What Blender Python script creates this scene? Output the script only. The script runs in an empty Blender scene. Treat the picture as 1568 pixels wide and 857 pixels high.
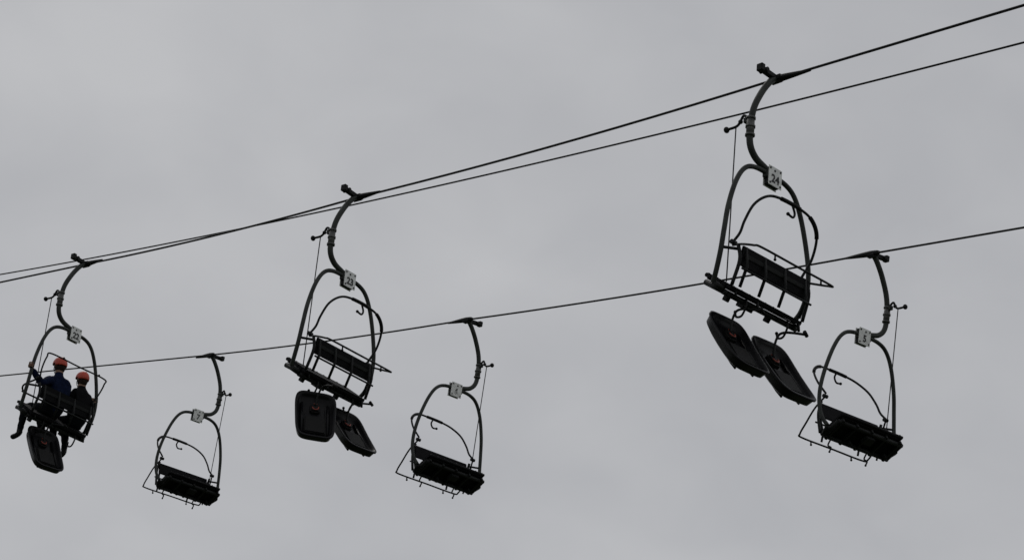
import bpy, bmesh, math, random
from mathutils import Vector, Matrix, noise
random.seed(7)
S=bpy.context.scene
# ------------------------------------------------------------ materials
def mat(name,col,rough=.6,metal=0.0,var=0.25,scale=8,bump=0.0,spec=.5):
    m=bpy.data.materials.new(name); m.use_nodes=True
    nt=m.node_tree; b=nt.nodes['Principled BSDF']
    b.inputs['Roughness'].default_value=rough; b.inputs['Metallic'].default_value=metal
    b.inputs['Specular IOR Level'].default_value=spec
    tc=nt.nodes.new('ShaderNodeTexCoord'); n=nt.nodes.new('ShaderNodeTexNoise')
    n.inputs['Scale'].default_value=scale; n.inputs['Detail'].default_value=5
    nt.links.new(tc.outputs['Object'],n.inputs['Vector'])
    r=nt.nodes.new('ShaderNodeValToRGB')
    r.color_ramp.elements[0].position=.3; r.color_ramp.elements[1].position=.7
    r.color_ramp.elements[0].color=[c*(1-var) for c in col]+[1]
    r.color_ramp.elements[1].color=[min(1,c*(1+var)) for c in col]+[1]
    nt.links.new(n.outputs['Fac'],r.inputs['Fac']); nt.links.new(r.outputs['Color'],b.inputs['Base Color'])
    if bump:
        bp=nt.nodes.new('ShaderNodeBump'); bp.inputs['Strength'].default_value=bump; bp.inputs['Distance'].default_value=.01
        nt.links.new(n.outputs['Fac'],bp.inputs['Height']); nt.links.new(bp.outputs['Normal'],b.inputs['Normal'])
    return m
M_STEEL=mat('painted_grey_steel',(.030,.034,.031),.6,0,.4,6,spec=.25)
M_GALV=mat('galvanised_steel',(.08,.082,.08),.5,.2,.3,20,spec=.4)
M_DARK=mat('dark_steel',(.008,.009,.009),.6,0,.3,12,spec=.2)
M_SEAT=mat('black_seat_boards',(.005,.005,.006),.7,0,.4,14,spec=.12)
M_RUB=mat('black_rubber',(.006,.006,.006),.7,0,.2,14,spec=.2)
M_ROPE=mat('steel_rope',(.010,.010,.011),.65,0,.4,60,bump=.4,spec=.25)
M_PLATE=mat('white_plate_paint',(.70,.71,.70),.5,0,.15,18)
M_NUM=mat('number_black_paint',(.01,.01,.01),.6,0,.1,18)
M_SLED=mat('black_sled_plastic',(.004,.004,.005),.36,0,.3,9,spec=.15)
M_RED=mat('red_sticker',(.20,.028,.015),.5,0,.2,30)
M_HELM=mat('orange_red_helmet',(.44,.045,.018),.45,0,.12,12)
M_BLUE=mat('navy_jacket',(.004,.008,.028),.9,0,.35,16,bump=.5,spec=.1)
M_BLACKJ=mat('black_jacket',(.004,.004,.005),.9,0,.35,16,bump=.5,spec=.1)
M_TROU=mat('dark_trousers',(.006,.007,.010),.9,0,.3,14,bump=.4,spec=.1)
M_SKIN=mat('skin',(.22,.13,.09),.6,0,.08,20,spec=.3)
M_SHOE=mat('shoe_black',(.008,.008,.008),.6,0,.3,20,spec=.2)
M_HAIR=mat('brown_hair',(.02,.012,.008),.8,0,.3,60,spec=.2)
M_EYE=mat('eye_dark',(.02,.015,.012),.2,0,.1,20)
M_GRASS=mat('meadow_grass',(.045,.06,.025),.95,0,.4,.6,bump=.3)
# ------------------------------------------------------------ mesh builder
def cat(pts,n=8,closed=False):
    P=[Vector(p) for p in pts]; out=[]
    m=len(P); rng=range(m if closed else m-1)
    for i in rng:
        if closed: a,b,c,d=P[(i-1)%m],P[i],P[(i+1)%m],P[(i+2)%m]
        else:
            b,c=P[i],P[i+1]; a=P[i-1] if i>0 else b*2-c; d=P[i+2] if i+2<m else c*2-b
        for k in range(n):
            t=k/n
            out.append(.5*((2*b)+(c-a)*t+(2*a-5*b+4*c-d)*t*t+(-a+3*b-3*c+d)*t**3))
    if not closed: out.append(P[-1])
    return out
class MB:
    def __init__(s): s.v=[];s.f=[];s.m=[];s.sm=[];s.mats=[]
    def mi(s,m):
        if m not in s.mats: s.mats.append(m)
        return s.mats.index(m)
    def face(s,f,m,sm=True): s.f.append(f); s.m.append(m); s.sm.append(sm)
    def tube(s,pts,r,m,seg=12,closed=False,flat=1.0):
        mi=s.mi(m); P=[Vector(p) for p in pts]; n=len(P)
        R=list(r) if isinstance(r,(list,tuple)) else [r]*n
        if len(R)!=n:
            Q=[]
            for i in range(n):
                u=i/(n-1)*(len(R)-1); k=min(len(R)-2,int(u)); Q.append(R[k]*(1-(u-k))+R[k+1]*(u-k))
            R=Q
        T=[]
        for i in range(n):
            if closed: t=P[(i+1)%n]-P[i-1]
            else: t=P[min(n-1,i+1)]-P[max(0,i-1)]
            T.append(t.normalized())
        up=Vector((0,0,1)) if abs(T[0].z)<.9 else Vector((0,1,0))
        N=(up-T[0]*up.dot(T[0])).normalized(); base=len(s.v)
        for i in range(n):
            N=(N-T[i]*N.dot(T[i])).normalized(); B=T[i].cross(N)
            for k in range(seg):
                a=2*math.pi*k/seg
                s.v.append(P[i]+N*math.cos(a)*R[i]*flat+B*math.sin(a)*R[i])
        for i in range(n if closed else n-1):
            j=(i+1)%n
            for k in range(seg):
                l=(k+1)%seg
                s.face((base+i*seg+k,base+i*seg+l,base+j*seg+l,base+j*seg+k),mi)
        if not closed:
            s.face(tuple(base+k for k in reversed(range(seg))),mi,False)
            s.face(tuple(base+(n-1)*seg+k for k in range(seg)),mi,False)
    def bm(s,bm,m,M=None,smooth=False):
        mi=s.mi(m); base=len(s.v); bm.verts.index_update()
        for v in bm.verts: s.v.append((M@v.co) if M else v.co.copy())
        for f in bm.faces: s.face(tuple(base+v.index for v in f.verts),mi,smooth)
        bm.free()
    def box(s,c,size,m,rx=0,ry=0,rz=0,bev=.006):
        b=bmesh.new(); bmesh.ops.create_cube(b,size=1)
        for v in b.verts: v.co=Vector((v.co.x*size[0],v.co.y*size[1],v.co.z*size[2]))
        bmesh.ops.bevel(b,geom=b.edges[:],offset=min(bev,min(size)*.3),segments=2,affect='EDGES')
        M=Matrix.Translation(c)@Matrix.Rotation(rz,4,'Z')@Matrix.Rotation(ry,4,'Y')@Matrix.Rotation(rx,4,'X')
        s.bm(b,m,M)
    def ball(s,c,r,m,sc=(1,1,1)):
        b=bmesh.new(); bmesh.ops.create_uvsphere(b,u_segments=16,v_segments=10,radius=r)
        s.bm(b,m,Matrix.Translation(c)@Matrix.Diagonal((*sc,1)),True)
    def mesh(s,name):
        me=bpy.data.meshes.new(name); me.from_pydata([tuple(v) for v in s.v],[],s.f)
        for m in s.mats: me.materials.append(m)
        for p,mi,sm in zip(me.polygons,s.m,s.sm): p.material_index=mi; p.use_smooth=sm
        me.update(); return me
def ob(name,me,parent=None,M=None):
    o=bpy.data.objects.new(name,me); S.collection.objects.link(o)
    if parent: o.parent=parent
    if M is not None: o.matrix_local=M
    return o
# ------------------------------------------------------------ chair parts (metres, origin on the rope, X across, Y forward, Z up)
K=1.25
def hanger_mesh():
    b=MB()
    p=[(-.02,0,.0),(-.10,0,-.08),(-.195,0,-.218),(-.285,0,-.407),(-.317,0,-.60),(-.31,0,-.76),(-.235,0,-.855),(-.105,0,-.90),(.0,0,-.935)]
    b.tube(cat([Vector(q)*K for q in p],7),.036,M_STEEL,14)
    b.box((-.13,0,.0),(.28,.06,.06),M_DARK,ry=.06)
    b.box((-.275,0,.015),(.06,.08,.085),M_DARK)
    b.tube([(-.215,-.05,.01),(-.215,.06,.01)],.026,M_DARK)
    b.box((-.01,0,-.01),(.09,.17,.085),M_DARK,bev=.02)
    z=-.60*K; x=-.317*K
    b.tube([(x,0,z+.10),(x,0,z-.10)],.044,M_GALV)
    for dz in(.10,-.10,.0): b.tube([(x,0,z+dz+.012),(x,0,z+dz-.012)],.054,M_GALV)
    b.box((x-.0,.05,z+.09),(.05,.07,.06),M_STEEL)
    b.tube(cat([(x,.03,z+.11),(x,.10,z+.16),(x,.15,z+.09),(x,.20,z+.06),(x,.31,z+.06)],6),.015,M_DARK)
    b.ball((x,.33,z+.06),.036,M_DARK,(1,.8,1))
    b.ball((x,.14,z+.10),.026,M_DARK)
    return b.mesh('hanger_arm')
def cord_mesh():
    b=MB(); x=-.317*K
    b.tube([(x,.20,-.60*K+.06),(x-.04,.18,-2.5)],.007,M_DARK,8)
    return b.mesh('latch_cord')
HO=-.035
def hoop_mesh():
    b=MB()
    h=[(0,0,-.935),(.2,0,-.945),(.33,0,-1.01),(.43,0,-1.17),(.51,-.005,-1.42),(.55,-.01,-1.65),(.56,.01,-1.84),(.55,.06,-1.99),(.52,.13,-2.09)]
    L=[Vector((-q[0]*1.0,q[1]*.8,q[2])) for q in h[1:]][::-1]
    R=[Vector(q) for q in h]
    pts=[(p+Vector((HO,0,0)))*K for p in L+R]
    b.tube(cat(pts,8),.027,M_STEEL,14)
    b.box((HO*K+.03,0,-.945*K),(.24,.06,.09),M_STEEL)
    return b.mesh('hoop_frame')
def plate_mesh():
    b=MB(); c=Vector((.0,0,-.955*K))
    for sy in(-1,1):
        b.box(c+Vector((0,sy*.036,0)),(.215,.008,.225),M_PLATE,bev=.003)
        for dx in(-.082,.082):
            for dz in(-.085,.085):
                q=c+Vector((dx,sy*.040,dz)); b.tube([q,q+Vector((0,sy*.006,0))],.012,M_NUM,8)
        q=c+Vector((-.01,sy*.040,.070)); b.tube([q,q+Vector((0,sy*.005,0))],.013,M_NUM,8)
    b.box(c,(.19,.062,.20),M_DARK)
    return b.mesh('number_plate')
TILT=math.radians(34)
SC=Vector((HO*K,.13,-2.57))
def seat_mesh():
    b=MB(); cx=HO*K
    R=Matrix.Rotation(TILT,4,'X')
    def T(x,y,z): return SC+R@Vector((x,y,z))
    for i in range(5):
        y=-.17+i*.085
        b.box(T(0,y,0),(1.14,.081,.045),M_SEAT,rx=TILT)
    b.box(T(0,0,-.032),(1.10,.40,.016),M_SEAT,rx=TILT)
    for y in(-.15,.14): b.tube([T(-.59,y,-.075),T(.59,y,-.075)],.030,M_DARK)
    for x in(-.53,-.27,0,.27,.53): b.box(T(x,0,-.072),(.040,.38,.055),M_DARK,rx=TILT)
    b.tube([T(-.56,.215,-.005),T(.56,.215,-.005)],.022,M_SEAT)
    for i in range(9): b.ball(T(-.52+i*.13,.222,.014),.013,M_DARK)
    for x in(-.45,.2): b.box(T(x,-.10,-.12),(.05,.07,.07),M_DARK,rx=TILT)
    b.box(T(-.02,.05,-.115),(.16,.12,.06),M_DARK,rx=TILT)
    for s in(-1,1):
        b.tube([(cx+s*.52*K,.13*K*(.8 if s<0 else 1),-2.09*K),T(s*.59,-.15,-.05)],.026,M_DARK)
        b.tube([T(s*.585,.14,-.07),T(s*.585,-.15,-.07)],.026,M_DARK)
    return b.mesh('seat_bench')
def back_mesh():
    b=MB(); cx=HO*K+.0; t=math.radians(-14)
    b.box((cx,-.12,-2.335),(1.07,.03,.205),M_SEAT,rx=-t)
    b.box((cx,-.137,-2.33),(1.02,.02,.05),M_DARK,rx=-t)
    for s in(-1,1): b.tube([(cx+s*.56,-.10,-2.27),(cx+s*.69,-.0,-2.27)],.016,M_DARK)
    for x in(-.48,-.18,.14,.48):
        b.tube([(cx+x,-.14,-2.24),(cx+x,-.16,-2.46),(cx+x,-.08,-2.66)],.018,M_DARK)
    b.tube([(cx-.56,-.165,-2.50),(cx+.56,-.165,-2.50)],.012,M_DARK)
    for s in(-1,1):
        b.tube(cat([(cx+s*.56,-.10,-2.22),(cx+s*.56,-.13,-2.4),(cx+s*.57,-.05,-2.66)],5),.02,M_DARK)
    return b.mesh('backrest')
PIV=Vector((0,.0,-2.14))
def bar_mesh(kind):
    b=MB(); cx=HO*K+.02
    if kind=='B':
        side=[(.56,0,-.02),(.62,-.16,-.16),(.64,-.32,-.32),(.635,-.45,-.43)]; y,z=-.49,-.45
    else:
        side=[(.55,0,-.05),(.60,-.16,-.10),(.61,-.33,-.16)]; y,z=-.40,-.185
    pts=[(cx-x,a,c) for x,a,c in side]+[(cx-.56,y,z),(cx,y,z),(cx+.56,y,z)]+[(cx+x,a,c) for x,a,c in side[::-1]]
    b.tube(cat(pts,6),.0125,M_DARK,10)
    for x in(-.35,.4):
        b.tube([(cx+x,y,z),(cx+x,y,z-.05)],.010,M_DARK); b.ball((cx+x,y,z-.055),.016,M_DARK)
    for s in(-1,1): b.tube([(cx+s*.53,-.02,-.03),(cx+s*.60,-.02,-.03)],.026,M_DARK)
    if kind!='low':
        p=[(cx-.56,-.01,-.02),(cx-.53,-.07,.08),(cx-.51,-.11,.22),(cx-.46,-.18,.40),(cx-.34,-.24,.52),(cx-.16,-.26,.57),(cx+.15,-.26,.58),(cx+.40,-.24,.55),(cx+.55,-.20,.42),(cx+.61,-.10,.21),(cx+.57,-.0,.0)]
        c=cat(p,8); b.tube(c,.015,M_DARK,10)
        b.tube(c[41:50],.023,M_RUB); b.tube(c[55:66],.023,M_RUB)
        b.tube(cat([(cx+.06,-.26,.57),(cx+.10,-.26,.49),(cx+.06,-.27,.43),(cx-.02,-.27,.44)],6),.013,M_RUB)
        b.ball((cx-.02,-.27,.44),.020,M_RUB)
    return b.mesh('safety_bar')
def lapbar_mesh():
    b=MB(); cx=HO*K+.02
    b.tube(cat([(cx-.57,0,0),(cx-.55,.28,-.04),(cx-.47,.37,-.09),(cx-.38,.39,-.095),(cx+.38,.39,-.095),(cx+.47,.37,-.09),(cx+.55,.28,-.04),(cx+.57,0,0)],6),.014,M_DARK)
    return b.mesh('lap_bar')
def hooks_mesh(kind):
    b=MB()
    for x in(-.32,.35):
        if kind=='A':
            b.tube(cat([(x,-.0,-2.70),(x,.0,-2.78),(x,.05,-2.87),(x,.12,-2.87),(x,.14,-2.82)],6),.012,M_DARK)
            b.ball((x,.14,-2.81),.018,M_DARK)
        else:
            b.tube(cat([(x,-.02,-2.70),(x,-.06,-2.78),(x,.0,-2.82),(x,-.02,-2.87)],5),.011,M_DARK)
            b.ball((x,-.02,-2.875),.015,M_DARK)
        b.tube([(x+.14,-.03,-2.68),(x+.14,-.04,-2.78)],.015,M_DARK)
    b.tube([(-.52,-.02,-2.66),(-.52,-.03,-2.75)],.013,M_DARK)
    return b.mesh('sled_hooks')
ME=dict(hanger=hanger_mesh(),cord=cord_mesh(),hoop=hoop_mesh(),plate=plate_mesh(),seat=seat_mesh(),back=back_mesh(),barA=bar_mesh('A'),barB=bar_mesh('B'),barlow=bar_mesh('low'),lap=lapbar_mesh(),hooksA=hooks_mesh('A'),hooksB=hooks_mesh('B'))
def text_mesh(t):
    c=bpy.data.curves.new('number_'+t,'FONT'); c.body=t; c.size=.13; c.align_x='CENTER'; c.align_y='CENTER'; c.extrude=.002; c.offset=.003
    o=bpy.data.objects.new('tmp',c); S.collection.objects.link(o); bpy.context.view_layer.update()
    me=bpy.data.meshes.new_from_object(o.evaluated_get(bpy.context.evaluated_depsgraph_get()))
    bpy.data.objects.remove(o); me.materials.clear(); me.materials.append(M_NUM); me.name='number_'+t; return me
# ------------------------------------------------------------ camera (standing on the meadow, looking up)
TH=math.radians(23.5); RO=math.radians(5.5)
fw=Vector((0,math.cos(TH),math.sin(TH))); r0=Vector((1,0,0)); u0=Vector((0,-math.sin(TH),math.cos(TH)))
cr=r0*math.cos(RO)+u0*math.sin(RO); cu=-r0*math.sin(RO)+u0*math.cos(RO)
cam=bpy.data.cameras.new('camera'); co=bpy.data.objects.new('camera',cam); S.collection.objects.link(co)
co.matrix_world=Matrix.Translation((0,0,1.6))@Matrix((cr,cu,-fw)).transposed().to_4x4()
cam.sensor_width=36; cam.lens=80.36; cam.clip_end=6000; S.camera=co
# grips on the uphill and downhill ropes, evenly spaced along each rope
GA=[Vector(v) for v in((2.633,21.593,13.632),(-2.117,27.159,14.373),(-6.606,32.711,15.399))]
GB=[Vector(v) for v in((4.792,27.919,14.631),(-.659,33.936,15.589),(-5.476,39.929,16.854))]
HEAD=math.radians(39.9)
ropedir=(GA[2]-GA[0]).normalized()
CH={}
def chair(num,pos,side,swing,barrot,low=False,yaw=0):
    e=bpy.data.objects.new('chairlift_chair',None); S.collection.objects.link(e); e.empty_display_size=.3
    M=Matrix.Translation(pos)@Matrix.Rotation(HEAD+math.radians(yaw)+(math.pi if side=='B' else 0),4,'Z')@Matrix.Rotation(math.radians(swing),4,'X')
    e.matrix_world=M
    for n,k in(('hanger_arm','hanger'),('latch_cord','cord'),('hoop_frame','hoop'),('number_plate','plate'),('seat_bench','seat'),('backrest','back'),('sled_hooks','hooks'+side)):
        ob(n,ME[k],e)
    BM=Matrix.Translation(PIV)@Matrix.Rotation(math.radians(barrot),4,'X')
    ob('safety_bar',ME['barlow' if low else 'bar'+side],e,BM)
    if low: ob('lap_bar',ME['lap'],e,Matrix.Translation(PIV))
    tm=text_mesh(num); c=Vector((0,0,-.955*K-.03))
    ob('number_rear',tm,e,Matrix.Translation(c+Vector((0,-.0425,0)))@Matrix.Rotation(math.pi/2,4,'X'))
    ob('number_front',tm,e,Matrix.Translation(c+Vector((0,.0425,0)))@Matrix.Rotation(math.pi,4,'Z')@Matrix.Rotation(math.pi/2,4,'X'))
    b=MB(); s=-1 if side=='A' else 1; Mi=M.inverted()
    pts=[pos+ropedir*s*t for t in(-.14,-.1,0,.12,.25,.40,.48)]
    b.tube([Mi@p for p in pts],[.018,.034,.042,.038,.030,.02,.014],M_DARK,12)
    ob('rope_grip',b.mesh('rope_grip'),e)
    CH[num]=M
    return M
chair('24',GA[0],'A',0,0,yaw=3); chair('23',GA[1],'A',-.5,0,yaw=11); chair('22',GA[2],'A',-.8,-84,True,yaw=13)
chair('5',GB[0],'B',-6,14,yaw=-4); chair('6',GB[1],'B',-5.5,14); chair('7',GB[2],'B',-6,15,yaw=1)
# ------------------------------------------------------------ ropes
def rope(name,G,sag,r,e0,e1,f0,f1):
    e0=Vector(e0);e1=Vector(e1)
    P=[e0+(e0-G[0])*f0,e0]+G+[e1,e1+(e1-G[-1])*f1]
    out=[]
    for i in range(len(P)-1):
        for k in range(12):
            t=k/12; out.append(P[i].lerp(P[i+1],t)-Vector((0,0,sag[i]*4*t*(1-t))))
    out.append(P[-1]); b=MB(); b.tube(out,r,M_ROPE,10); return ob(name,b.mesh(name))
rope('haul_rope',GA,[.6,.0,.05,.05,.0,.6],.0145,(4.682,19.059,13.291),(-8.35,34.695,15.766),8,14)
rope('haul_rope',GB,[.6,.0,.04,.04,.0,.6],.0145,(6.324,25.762,14.186),(-10.424,44.861,17.826),8,6)
c0=Vector((5.006,20.382,13.66)); c1=Vector((-8.861,36.71,16.735)); d=c1-c0
pts=[]
for i in range(-60,121):
    t=i/60; pts.append(c0+d*t-Vector((0,0,.165*4*t*(1-t))))
b=MB(); b.tube(pts,.0115,M_ROPE,10); ob('signal_cable',b.mesh('signal_cable'))
# ------------------------------------------------------------ sleds
def sled_mesh():
    b=MB(); mi=b.mi(M_SLED); L=.84; W=.53; n=64
    def ring(sx,sz,off,e=5.0,taper=.10):
        base=len(b.v)
        for k in range(n):
            a=2*math.pi*k/n; ca,sa=math.cos(a),math.sin(a)
            x=math.copysign(abs(ca)**(2/e),ca)*sx; z=math.copysign(abs(sa)**(2/e),sa)*sz
            x*=1+taper*(z/sz)*.5
            b.v.append(Vector((x,off-.02*(z/sz)**2,z-L/2)))
        return base
    R=[ring(W*.30,L*.36,.065),ring(W*.40,L*.43,.065),ring(W*.455,L*.475,.045),ring(W*.48,L*.49,-.03),ring(W*.505,L*.505,-.035),ring(W*.505,L*.505,-.052),ring(W*.465,L*.475,-.055),ring(W*.43,L*.455,-.02),ring(W*.36,L*.41,.02),ring(W*.25,L*.34,.025)]
    for i in range(len(R)-1):
        for k in range(n):
            l=(k+1)%n; b.face((R[i]+k,R[i]+l,R[i+1]+l,R[i+1]+k),mi,True)
    b.face(tuple(R[0]+k for k in reversed(range(n))),mi,False); b.face(tuple(R[-1]+k for k in range(n)),mi,False)
    b.box((0,.0,-.56),(.28,.05,.30),M_RUB,bev=.02)
    for x in(-.17,.17): b.tube([(x,.0,-.16),(x,.0,-.72)],.018,M_SLED)
    b.box((0,-.0,-.25),(.13,.07,.15),M_RUB,bev=.02)
    b.tube(cat([(0,-.03,-.22),(.01,-.10,-.12),(.04,-.18,-.04),(.08,-.23,-.03),(.12,-.29,-.08),(.18,-.37,-.17)],6),.013,M_DARK)
    b.tube([(.15,-.39,-.16),(.21,-.36,-.17)],.019,M_RUB)
    m=[(math.cos(a)*.042,-.038,-.25+math.sin(a)*.042) for a in [math.radians(x) for x in range(190,380,15)]]
    b.tube(m,.008,M_RED,8); b.box((0,-.038,-.19),(.05,.006,.012),M_RED,bev=.002)
    for x in(-.13,.13): b.tube([(x,.07,-.12),(x,.078,-.2),(x,.078,-.65),(x,.07,-.74)],.012,M_DARK)
    return b.mesh('toboggan_sled')
SM=sled_mesh()
def sled(num,a,w,c,tilt,yaw=0,roll=0,sc=1):
    M=CH[num]@Matrix.Translation((a,w,-c))@Matrix.Rotation(math.radians(yaw),4,'Z')@Matrix.Rotation(math.radians(-tilt),4,'X')@Matrix.Rotation(math.radians(roll),4,'Y')@Matrix.Scale(sc,4)
    o=ob('toboggan_sled',SM); o.matrix_world=M
sled('24',-.38,.28,2.90,35,-3); sled('24',.28,.27,2.94,35,-3,-3,1.06)
sled('23',-.36,-.02,2.93,28,-38,0,.96); sled('23',.42,.26,2.85,40,-9); sled('22',-.22,.15,2.83,32,-12)
# ------------------------------------------------------------ people
def person(num,x0,jacket,sc,J,grips,hairl):
    V=[];E=[];R=[];idx={}
    def add(n,p,r,par=None):
        idx[n]=len(V); V.append(Vector(p)); R.append(r)
        if par is not None: E.append((idx[par],idx[n]))
    z=J['z']
    add('pelvis',(x0,.05,z),(.165,.135))
    add('waist',(x0,.03,z+.15),(.165,.130),'pelvis'); add('chest',(x0,.02,z+.33),(.180,.135),'waist')
    add('neckb',(x0,.03,z+.49),(.095,.09),'chest'); add('neck',(x0,.045,z+.58),(.060,.060),'neckb'); add('skull',(x0,.055,z+.68),(.07,.08),'neck')
    for s,sx in(('l',-1),('r',1)):
        add('sh'+s,(x0+sx*.17,.02,z+.43),(.095,.09),'chest')
        el,wr=J['el'+s],J['wr'+s]; shp=Vector((x0+sx*.17,.02,z+.43))
        add('ua'+s,shp.lerp(Vector(el),.5),(.074,.074),'sh'+s); add('el'+s,el,(.062,.062),'ua'+s)
        add('fa'+s,Vector(el).lerp(Vector(wr),.5),(.054,.054),'el'+s); add('wr'+s,wr,(.038,.038),'fa'+s)
        hp=Vector((x0+sx*.10,.10,z-.02)); add('hp'+s,hp,(.105,.10),'pelvis')
        kn,an,to=Vector(J['kn'+s]),Vector(J['an'+s]),Vector(J['to'+s])
        add('th'+s,hp.lerp(kn,.5),(.090,.090),'hp'+s); add('kn'+s,kn,(.070,.070),'th'+s)
        add('ca'+s,kn.lerp(an,.4)+Vector((0,-.015,0)),(.066,.066),'kn'+s); add('an'+s,an,(.048,.048),'ca'+s)
        add('he'+s,an+Vector((0,-.01,-.06)),(.046,.050),'an'+s); add('to'+s,to,(.042,.034),'he'+s)
    me=bpy.data.meshes.new('body_skeleton'); me.from_pydata([tuple(v) for v in V],E,[])
    o=bpy.data.objects.new('tmp_body',me); S.collection.objects.link(o)
    md=o.modifiers.new('skin','SKIN'); sb=o.modifiers.new('sub','SUBSURF'); sb.levels=2; sb.render_levels=2
    for i,v in enumerate(me.skin_vertices[0].data): v.radius=R[i]; v.use_root=(i==0)
    bpy.context.view_layer.update()
    bme=bpy.data.meshes.new_from_object(o.evaluated_get(bpy.context.evaluated_depsgraph_get())); bpy.data.objects.remove(o)
    bme.name='body'; bme.materials.clear()
    for m in(jacket,M_TROU,M_SKIN,M_SHOE): bme.materials.append(m)
    names={v:k for k,v in idx.items()}
    def mt(a,b):
        n={names[a][:2],names[b][:2]}
        if 'to' in n or n=={'an','he'}: return 3
        if 'sk' in n: return 2
        if n&{'kn','ca','an','th'} or names[b].startswith('hp'): return 1
        return 0
    for p in bme.polygons:
        c=p.center; best=None
        for a,b in E:
            A,B=V[a],V[b]; t=max(0,min(1,(c-A).dot(B-A)/max(1e-9,(B-A).length_squared))); dd=(c-A.lerp(B,t)).length
            if best is None or dd<best[0]: best=(dd,mt(a,b))
        p.material_index=best[1]; p.use_smooth=True
    for v in bme.vertices:
        n=noise.noise(v.co*14)*.010+noise.noise(v.co*32)*.004
        v.co+=v.normal*n
    e=bpy.data.objects.new('chairlift_passenger',None); S.collection.objects.link(e); e.matrix_world=CH[num]@Matrix.Translation((x0,.05,z))@Matrix.Scale(sc,4)@Matrix.Translation((-x0,-.05,-z))
    ob('body',bme,e)
    b=MB(); H=Vector((x0,.065,z+.72))
    bm=bmesh.new(); bmesh.ops.create_uvsphere(bm,u_segments=32,v_segments=20,radius=1)
    for v in bm.verts:
        q=v.co; x,y,zz=q.x*.077,q.y*.096,q.z*.118
        if q.z<0: x*=1-.28*(-q.z); y*=1-.12*(-q.z)
        if q.y>0: 
            y*=.92; y+=.022*math.exp(-((q.x/.16)**2+((q.z+.12)/.2)**2)); y-=.008*math.exp(-(((abs(q.x)-.42)/.2)**2+((q.z-.08)/.15)**2))
            y+=.006*math.exp(-((q.x/.3)**2+((q.z+.48)/.1)**2))
        v.co=Vector((x,y,zz))
    b.bm(bm,M_SKIN,Matrix.Translation(H),True)
    for sx in(-1,1):
        b.ball(H+Vector((sx*.03,.076,.008)),.010,M_EYE); b.ball(H+Vector((sx*.078,-.005,-.01)),.03,M_SKIN,(.35,.65,1.05))
    b.box(H+Vector((0,.082,-.057)),(.045,.008,.008),M_EYE,bev=.003)
    ob('head',b.mesh('head'),e)
    b=MB()
    bm=bmesh.new(); bmesh.ops.create_uvsphere(bm,u_segments=28,v_segments=18,radius=1)
    for v in bm.verts:
        q=v.co; v.co=Vector((q.x*.083,q.y*.100-.012,q.z*(.115 if q.z>0 else .15)))
    bmesh.ops.delete(bm,geom=[v for v in bm.verts if (v.co.z<-.105-hairl) or v.co.y>.035],context='VERTS')
    b.bm(bm,M_HAIR,Matrix.Translation(H),True); ob('hair',b.mesh('hair'),e)
    b=MB(); bm=bmesh.new(); bmesh.ops.create_uvsphere(bm,u_segments=36,v_segments=24,radius=1)
    for v in bm.verts:
        q=v.co; rr=1+.02*math.cos(q.x*18)*max(0,q.z)
        v.co=Vector((q.x*.102*rr,q.y*.124*rr-.004,q.z*.126*rr+.012))
    bmesh.ops.delete(bm,geom=[v for v in bm.verts if v.co.z<(.012 if v.co.y>0 else -.03)+.0],context='VERTS')
    bmesh.ops.solidify(bm,geom=bm.faces[:],thickness=.01)
    b.bm(bm,M_HELM,Matrix.Translation(H),True)
    for y in(-.06,0,.05):
        b.box(H+Vector((0,y,.138-abs(y)*.25)),(.012,.035,.006),M_NUM,bev=.002)
    b.tube(cat([H+Vector((-.09,.0,.0)),H+Vector((-.075,.03,-.08)),H+Vector((0,.06,-.125)),H+Vector((.075,.03,-.08)),H+Vector((.09,.0,.0))],6),.006,M_NUM,6)
    ob('helmet',b.mesh('helmet'),e)
    for s in('l','r'):
        w=Vector(J['wr'+s]); B,A,rb=grips[s]; B=Vector(B);A=Vector(A).normalized()
        D=(B-w); D=(D-A*D.dot(A)).normalized(); Nn=A.cross(D).normalized()
        if Nn.z<0: Nn=-Nn
        b=MB(); rr=rb+.010
        pc=B-D*(rr+.05)+Nn*.012
        b.tube(cat([w-(pc-w)*.15,w.lerp(pc,.5),pc,B-D*(rr*.6)+Nn*(rr*.8)],5),[.028,.034,.040,.034],M_SKIN,12,flat=.62 if abs(Nn.z)>.5 else .8)
        for i,(ln) in enumerate((.85,1.0,.95,.75)):
            off=A*((i-1.5)*.021); path=[]
            for k in range(9):
                a=math.radians(140-k*30*ln); path.append(B+off+D*(math.cos(a)*(rr+.0))*1.0+Nn*(math.sin(a)*(rr+.0)))
            path=[B+off*.9-D*(rr+.03)+Nn*.012]+path
            b.tube(path,[.0095,.009,.0085,.0065],M_SKIN,8)
        off=A*(-.045)
        path=[pc+off*.3]+[B+off+D*(math.cos(math.radians(a))*rr)+Nn*(math.sin(math.radians(a))*rr) for a in(190,220,255,290)]
        b.tube(path,[.012,.011,.010,.008],M_SKIN,8)
        ob('left_hand' if s=='l' else 'right_hand',b.mesh('hand'),e)
person('22',-.13,M_BLUE,1.0,dict(z=-2.46,ell=(-.50,-.02,-2.18),wrl=(-.67,.04,-1.995),elr=(.07,.12,-2.22),wrr=(.03,.33,-2.20),
  knl=(-.34,.45,-2.42),anl=(-.38,.42,-2.82),tol=(-.41,.56,-2.93),knr=(-.02,.46,-2.45),anr=(.05,.38,-2.80),tor=(.06,.53,-2.92)),
  dict(l=((HO*K-.70,-.01,-1.97),(.1,0,1),.027),r=((.01,.39,-2.235),(1,0,0),.014)),.0)
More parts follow.
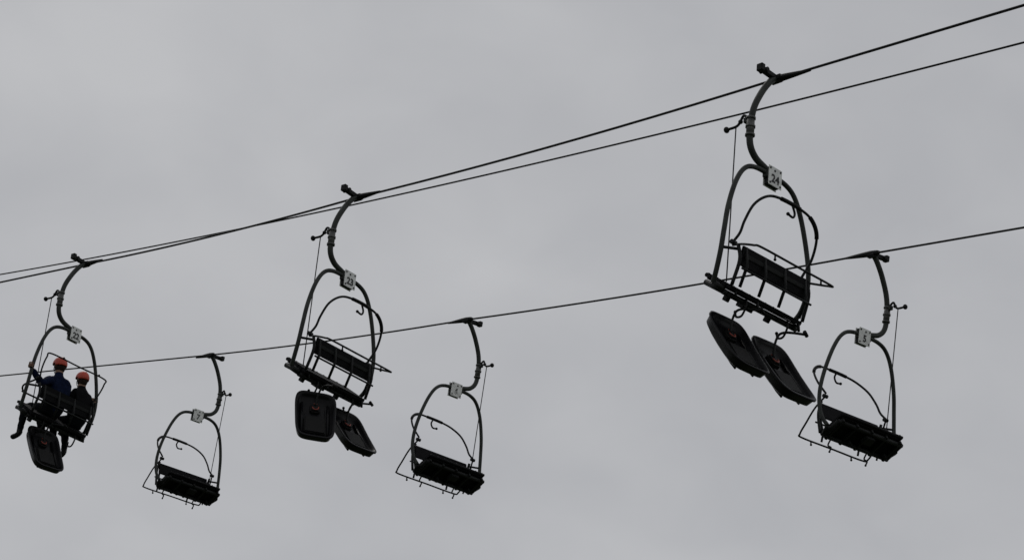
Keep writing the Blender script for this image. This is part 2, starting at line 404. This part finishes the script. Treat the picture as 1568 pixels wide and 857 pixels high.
person('22',.36,M_BLACKJ,.95,dict(z=-2.47,ell=(.14,.08,-2.25),wrl=(.20,.31,-2.24),elr=(.56,-.04,-2.22),wrr=(.60,.05,-2.03),
  knl=(.23,.43,-2.46),anl=(.22,.36,-2.84),tol=(.21,.51,-2.95),knr=(.48,.43,-2.46),anr=(.51,.38,-2.86),tor=(.52,.53,-2.97)),
  dict(l=((.22,.39,-2.24),(1,0,0),.014),r=((.655,.0,-2.01),(-.1,0,1),.026)),.03)
# ------------------------------------------------------------ ground
me=bpy.data.meshes.new('ground'); n=120; vs=[];fs=[]
wd=Vector((-math.sin(HEAD),math.cos(HEAD),0))
for j in range(n+1):
    for i in range(n+1):
        u=(i/n*2-1);v=(j/n*2-1); x=math.copysign(abs(u)**2.2,u)*2500; y=math.copysign(abs(v)**2.2,v)*2500
        s=x*wd.x+y*wd.y; h=0
        if s>8: h=70*(1-math.exp(-(s-8)*.10/70))
        h+=noise.noise(Vector((x,y,0))*.02)*.4*min(1,math.hypot(x,y)/30)
        vs.append((x,y,h))
for j in range(n):
    for i in range(n):
        a=j*(n+1)+i; fs.append((a,a+1,a+n+2,a+n+1))
me.from_pydata(vs,[],fs); me.materials.append(M_GRASS); ob('ground',me)
for p in me.polygons: p.use_smooth=True
# ------------------------------------------------------------ overcast sky and sun
SE,SR=math.radians(52),math.radians(-20)
W=bpy.data.worlds.new('World'); S.world=W; W.use_nodes=True; nt=W.node_tree; nt.nodes.clear()
out=nt.nodes.new('ShaderNodeOutputWorld'); mix=nt.nodes.new('ShaderNodeMixShader'); b1=nt.nodes.new('ShaderNodeBackground'); b2=nt.nodes.new('ShaderNodeBackground')
sk=nt.nodes.new('ShaderNodeTexSky'); sk.sky_type='NISHITA'; sk.sun_disc=False; sk.sun_elevation=SE; sk.sun_rotation=SR
nt.links.new(sk.outputs[0],b1.inputs[0]); b1.inputs[1].default_value=.07
tc=nt.nodes.new('ShaderNodeTexCoord')
def nz(scale,detail,st,off,dist=0.0):
    mp=nt.nodes.new('ShaderNodeMapping'); mp.inputs['Scale'].default_value=st; mp.inputs['Location'].default_value=off
    nn=nt.nodes.new('ShaderNodeTexNoise'); nn.inputs['Scale'].default_value=scale; nn.inputs['Detail'].default_value=detail; nn.inputs['Roughness'].default_value=.45; nn.inputs['Distortion'].default_value=dist
    nt.links.new(tc.outputs['Generated'],mp.inputs[0]); nt.links.new(mp.outputs[0],nn.inputs['Vector']); return nn
n1=nz(5.5,2,(1,1,1.3),(.3,.1,0)); n2=nz(14,4,(1,1,1.5),(2,5,1),.3)
ma=nt.nodes.new('ShaderNodeMath'); ma.operation='MULTIPLY_ADD'; nt.links.new(n2.outputs['Fac'],ma.inputs[0]); ma.inputs[1].default_value=.40
mb=nt.nodes.new('ShaderNodeMath'); mb.operation='MULTIPLY'; nt.links.new(n1.outputs['Fac'],mb.inputs[0]); mb.inputs[1].default_value=.60; nt.links.new(mb.outputs[0],ma.inputs[2])
rp=nt.nodes.new('ShaderNodeValToRGB'); nt.links.new(ma.outputs[0],rp.inputs[0])
rp.color_ramp.elements[0].position=.34; rp.color_ramp.elements[0].color=(.422,.428,.448,1)
rp.color_ramp.elements[1].position=.66; rp.color_ramp.elements[1].color=(.512,.516,.530,1)
nt.links.new(rp.outputs[0],b2.inputs[0]); b2.inputs[1].default_value=1.0
mix.inputs[0].default_value=.97; nt.links.new(b1.outputs[0],mix.inputs[1]); nt.links.new(b2.outputs[0],mix.inputs[2]); nt.links.new(mix.outputs[0],out.inputs[0])
sl=bpy.data.lights.new('sun','SUN'); sl.energy=.5; sl.angle=math.radians(25); sl.color=(1,.97,.93); so=bpy.data.objects.new('sun',sl); S.collection.objects.link(so)
sd=Vector((math.sin(SR)*math.cos(SE),math.cos(SR)*math.cos(SE),math.sin(SE))); so.rotation_euler=sd.to_track_quat('Z','Y').to_euler(); so.location=(0,0,60)
S.view_settings.view_transform='Standard'; S.view_settings.look='None'; S.view_settings.exposure=0
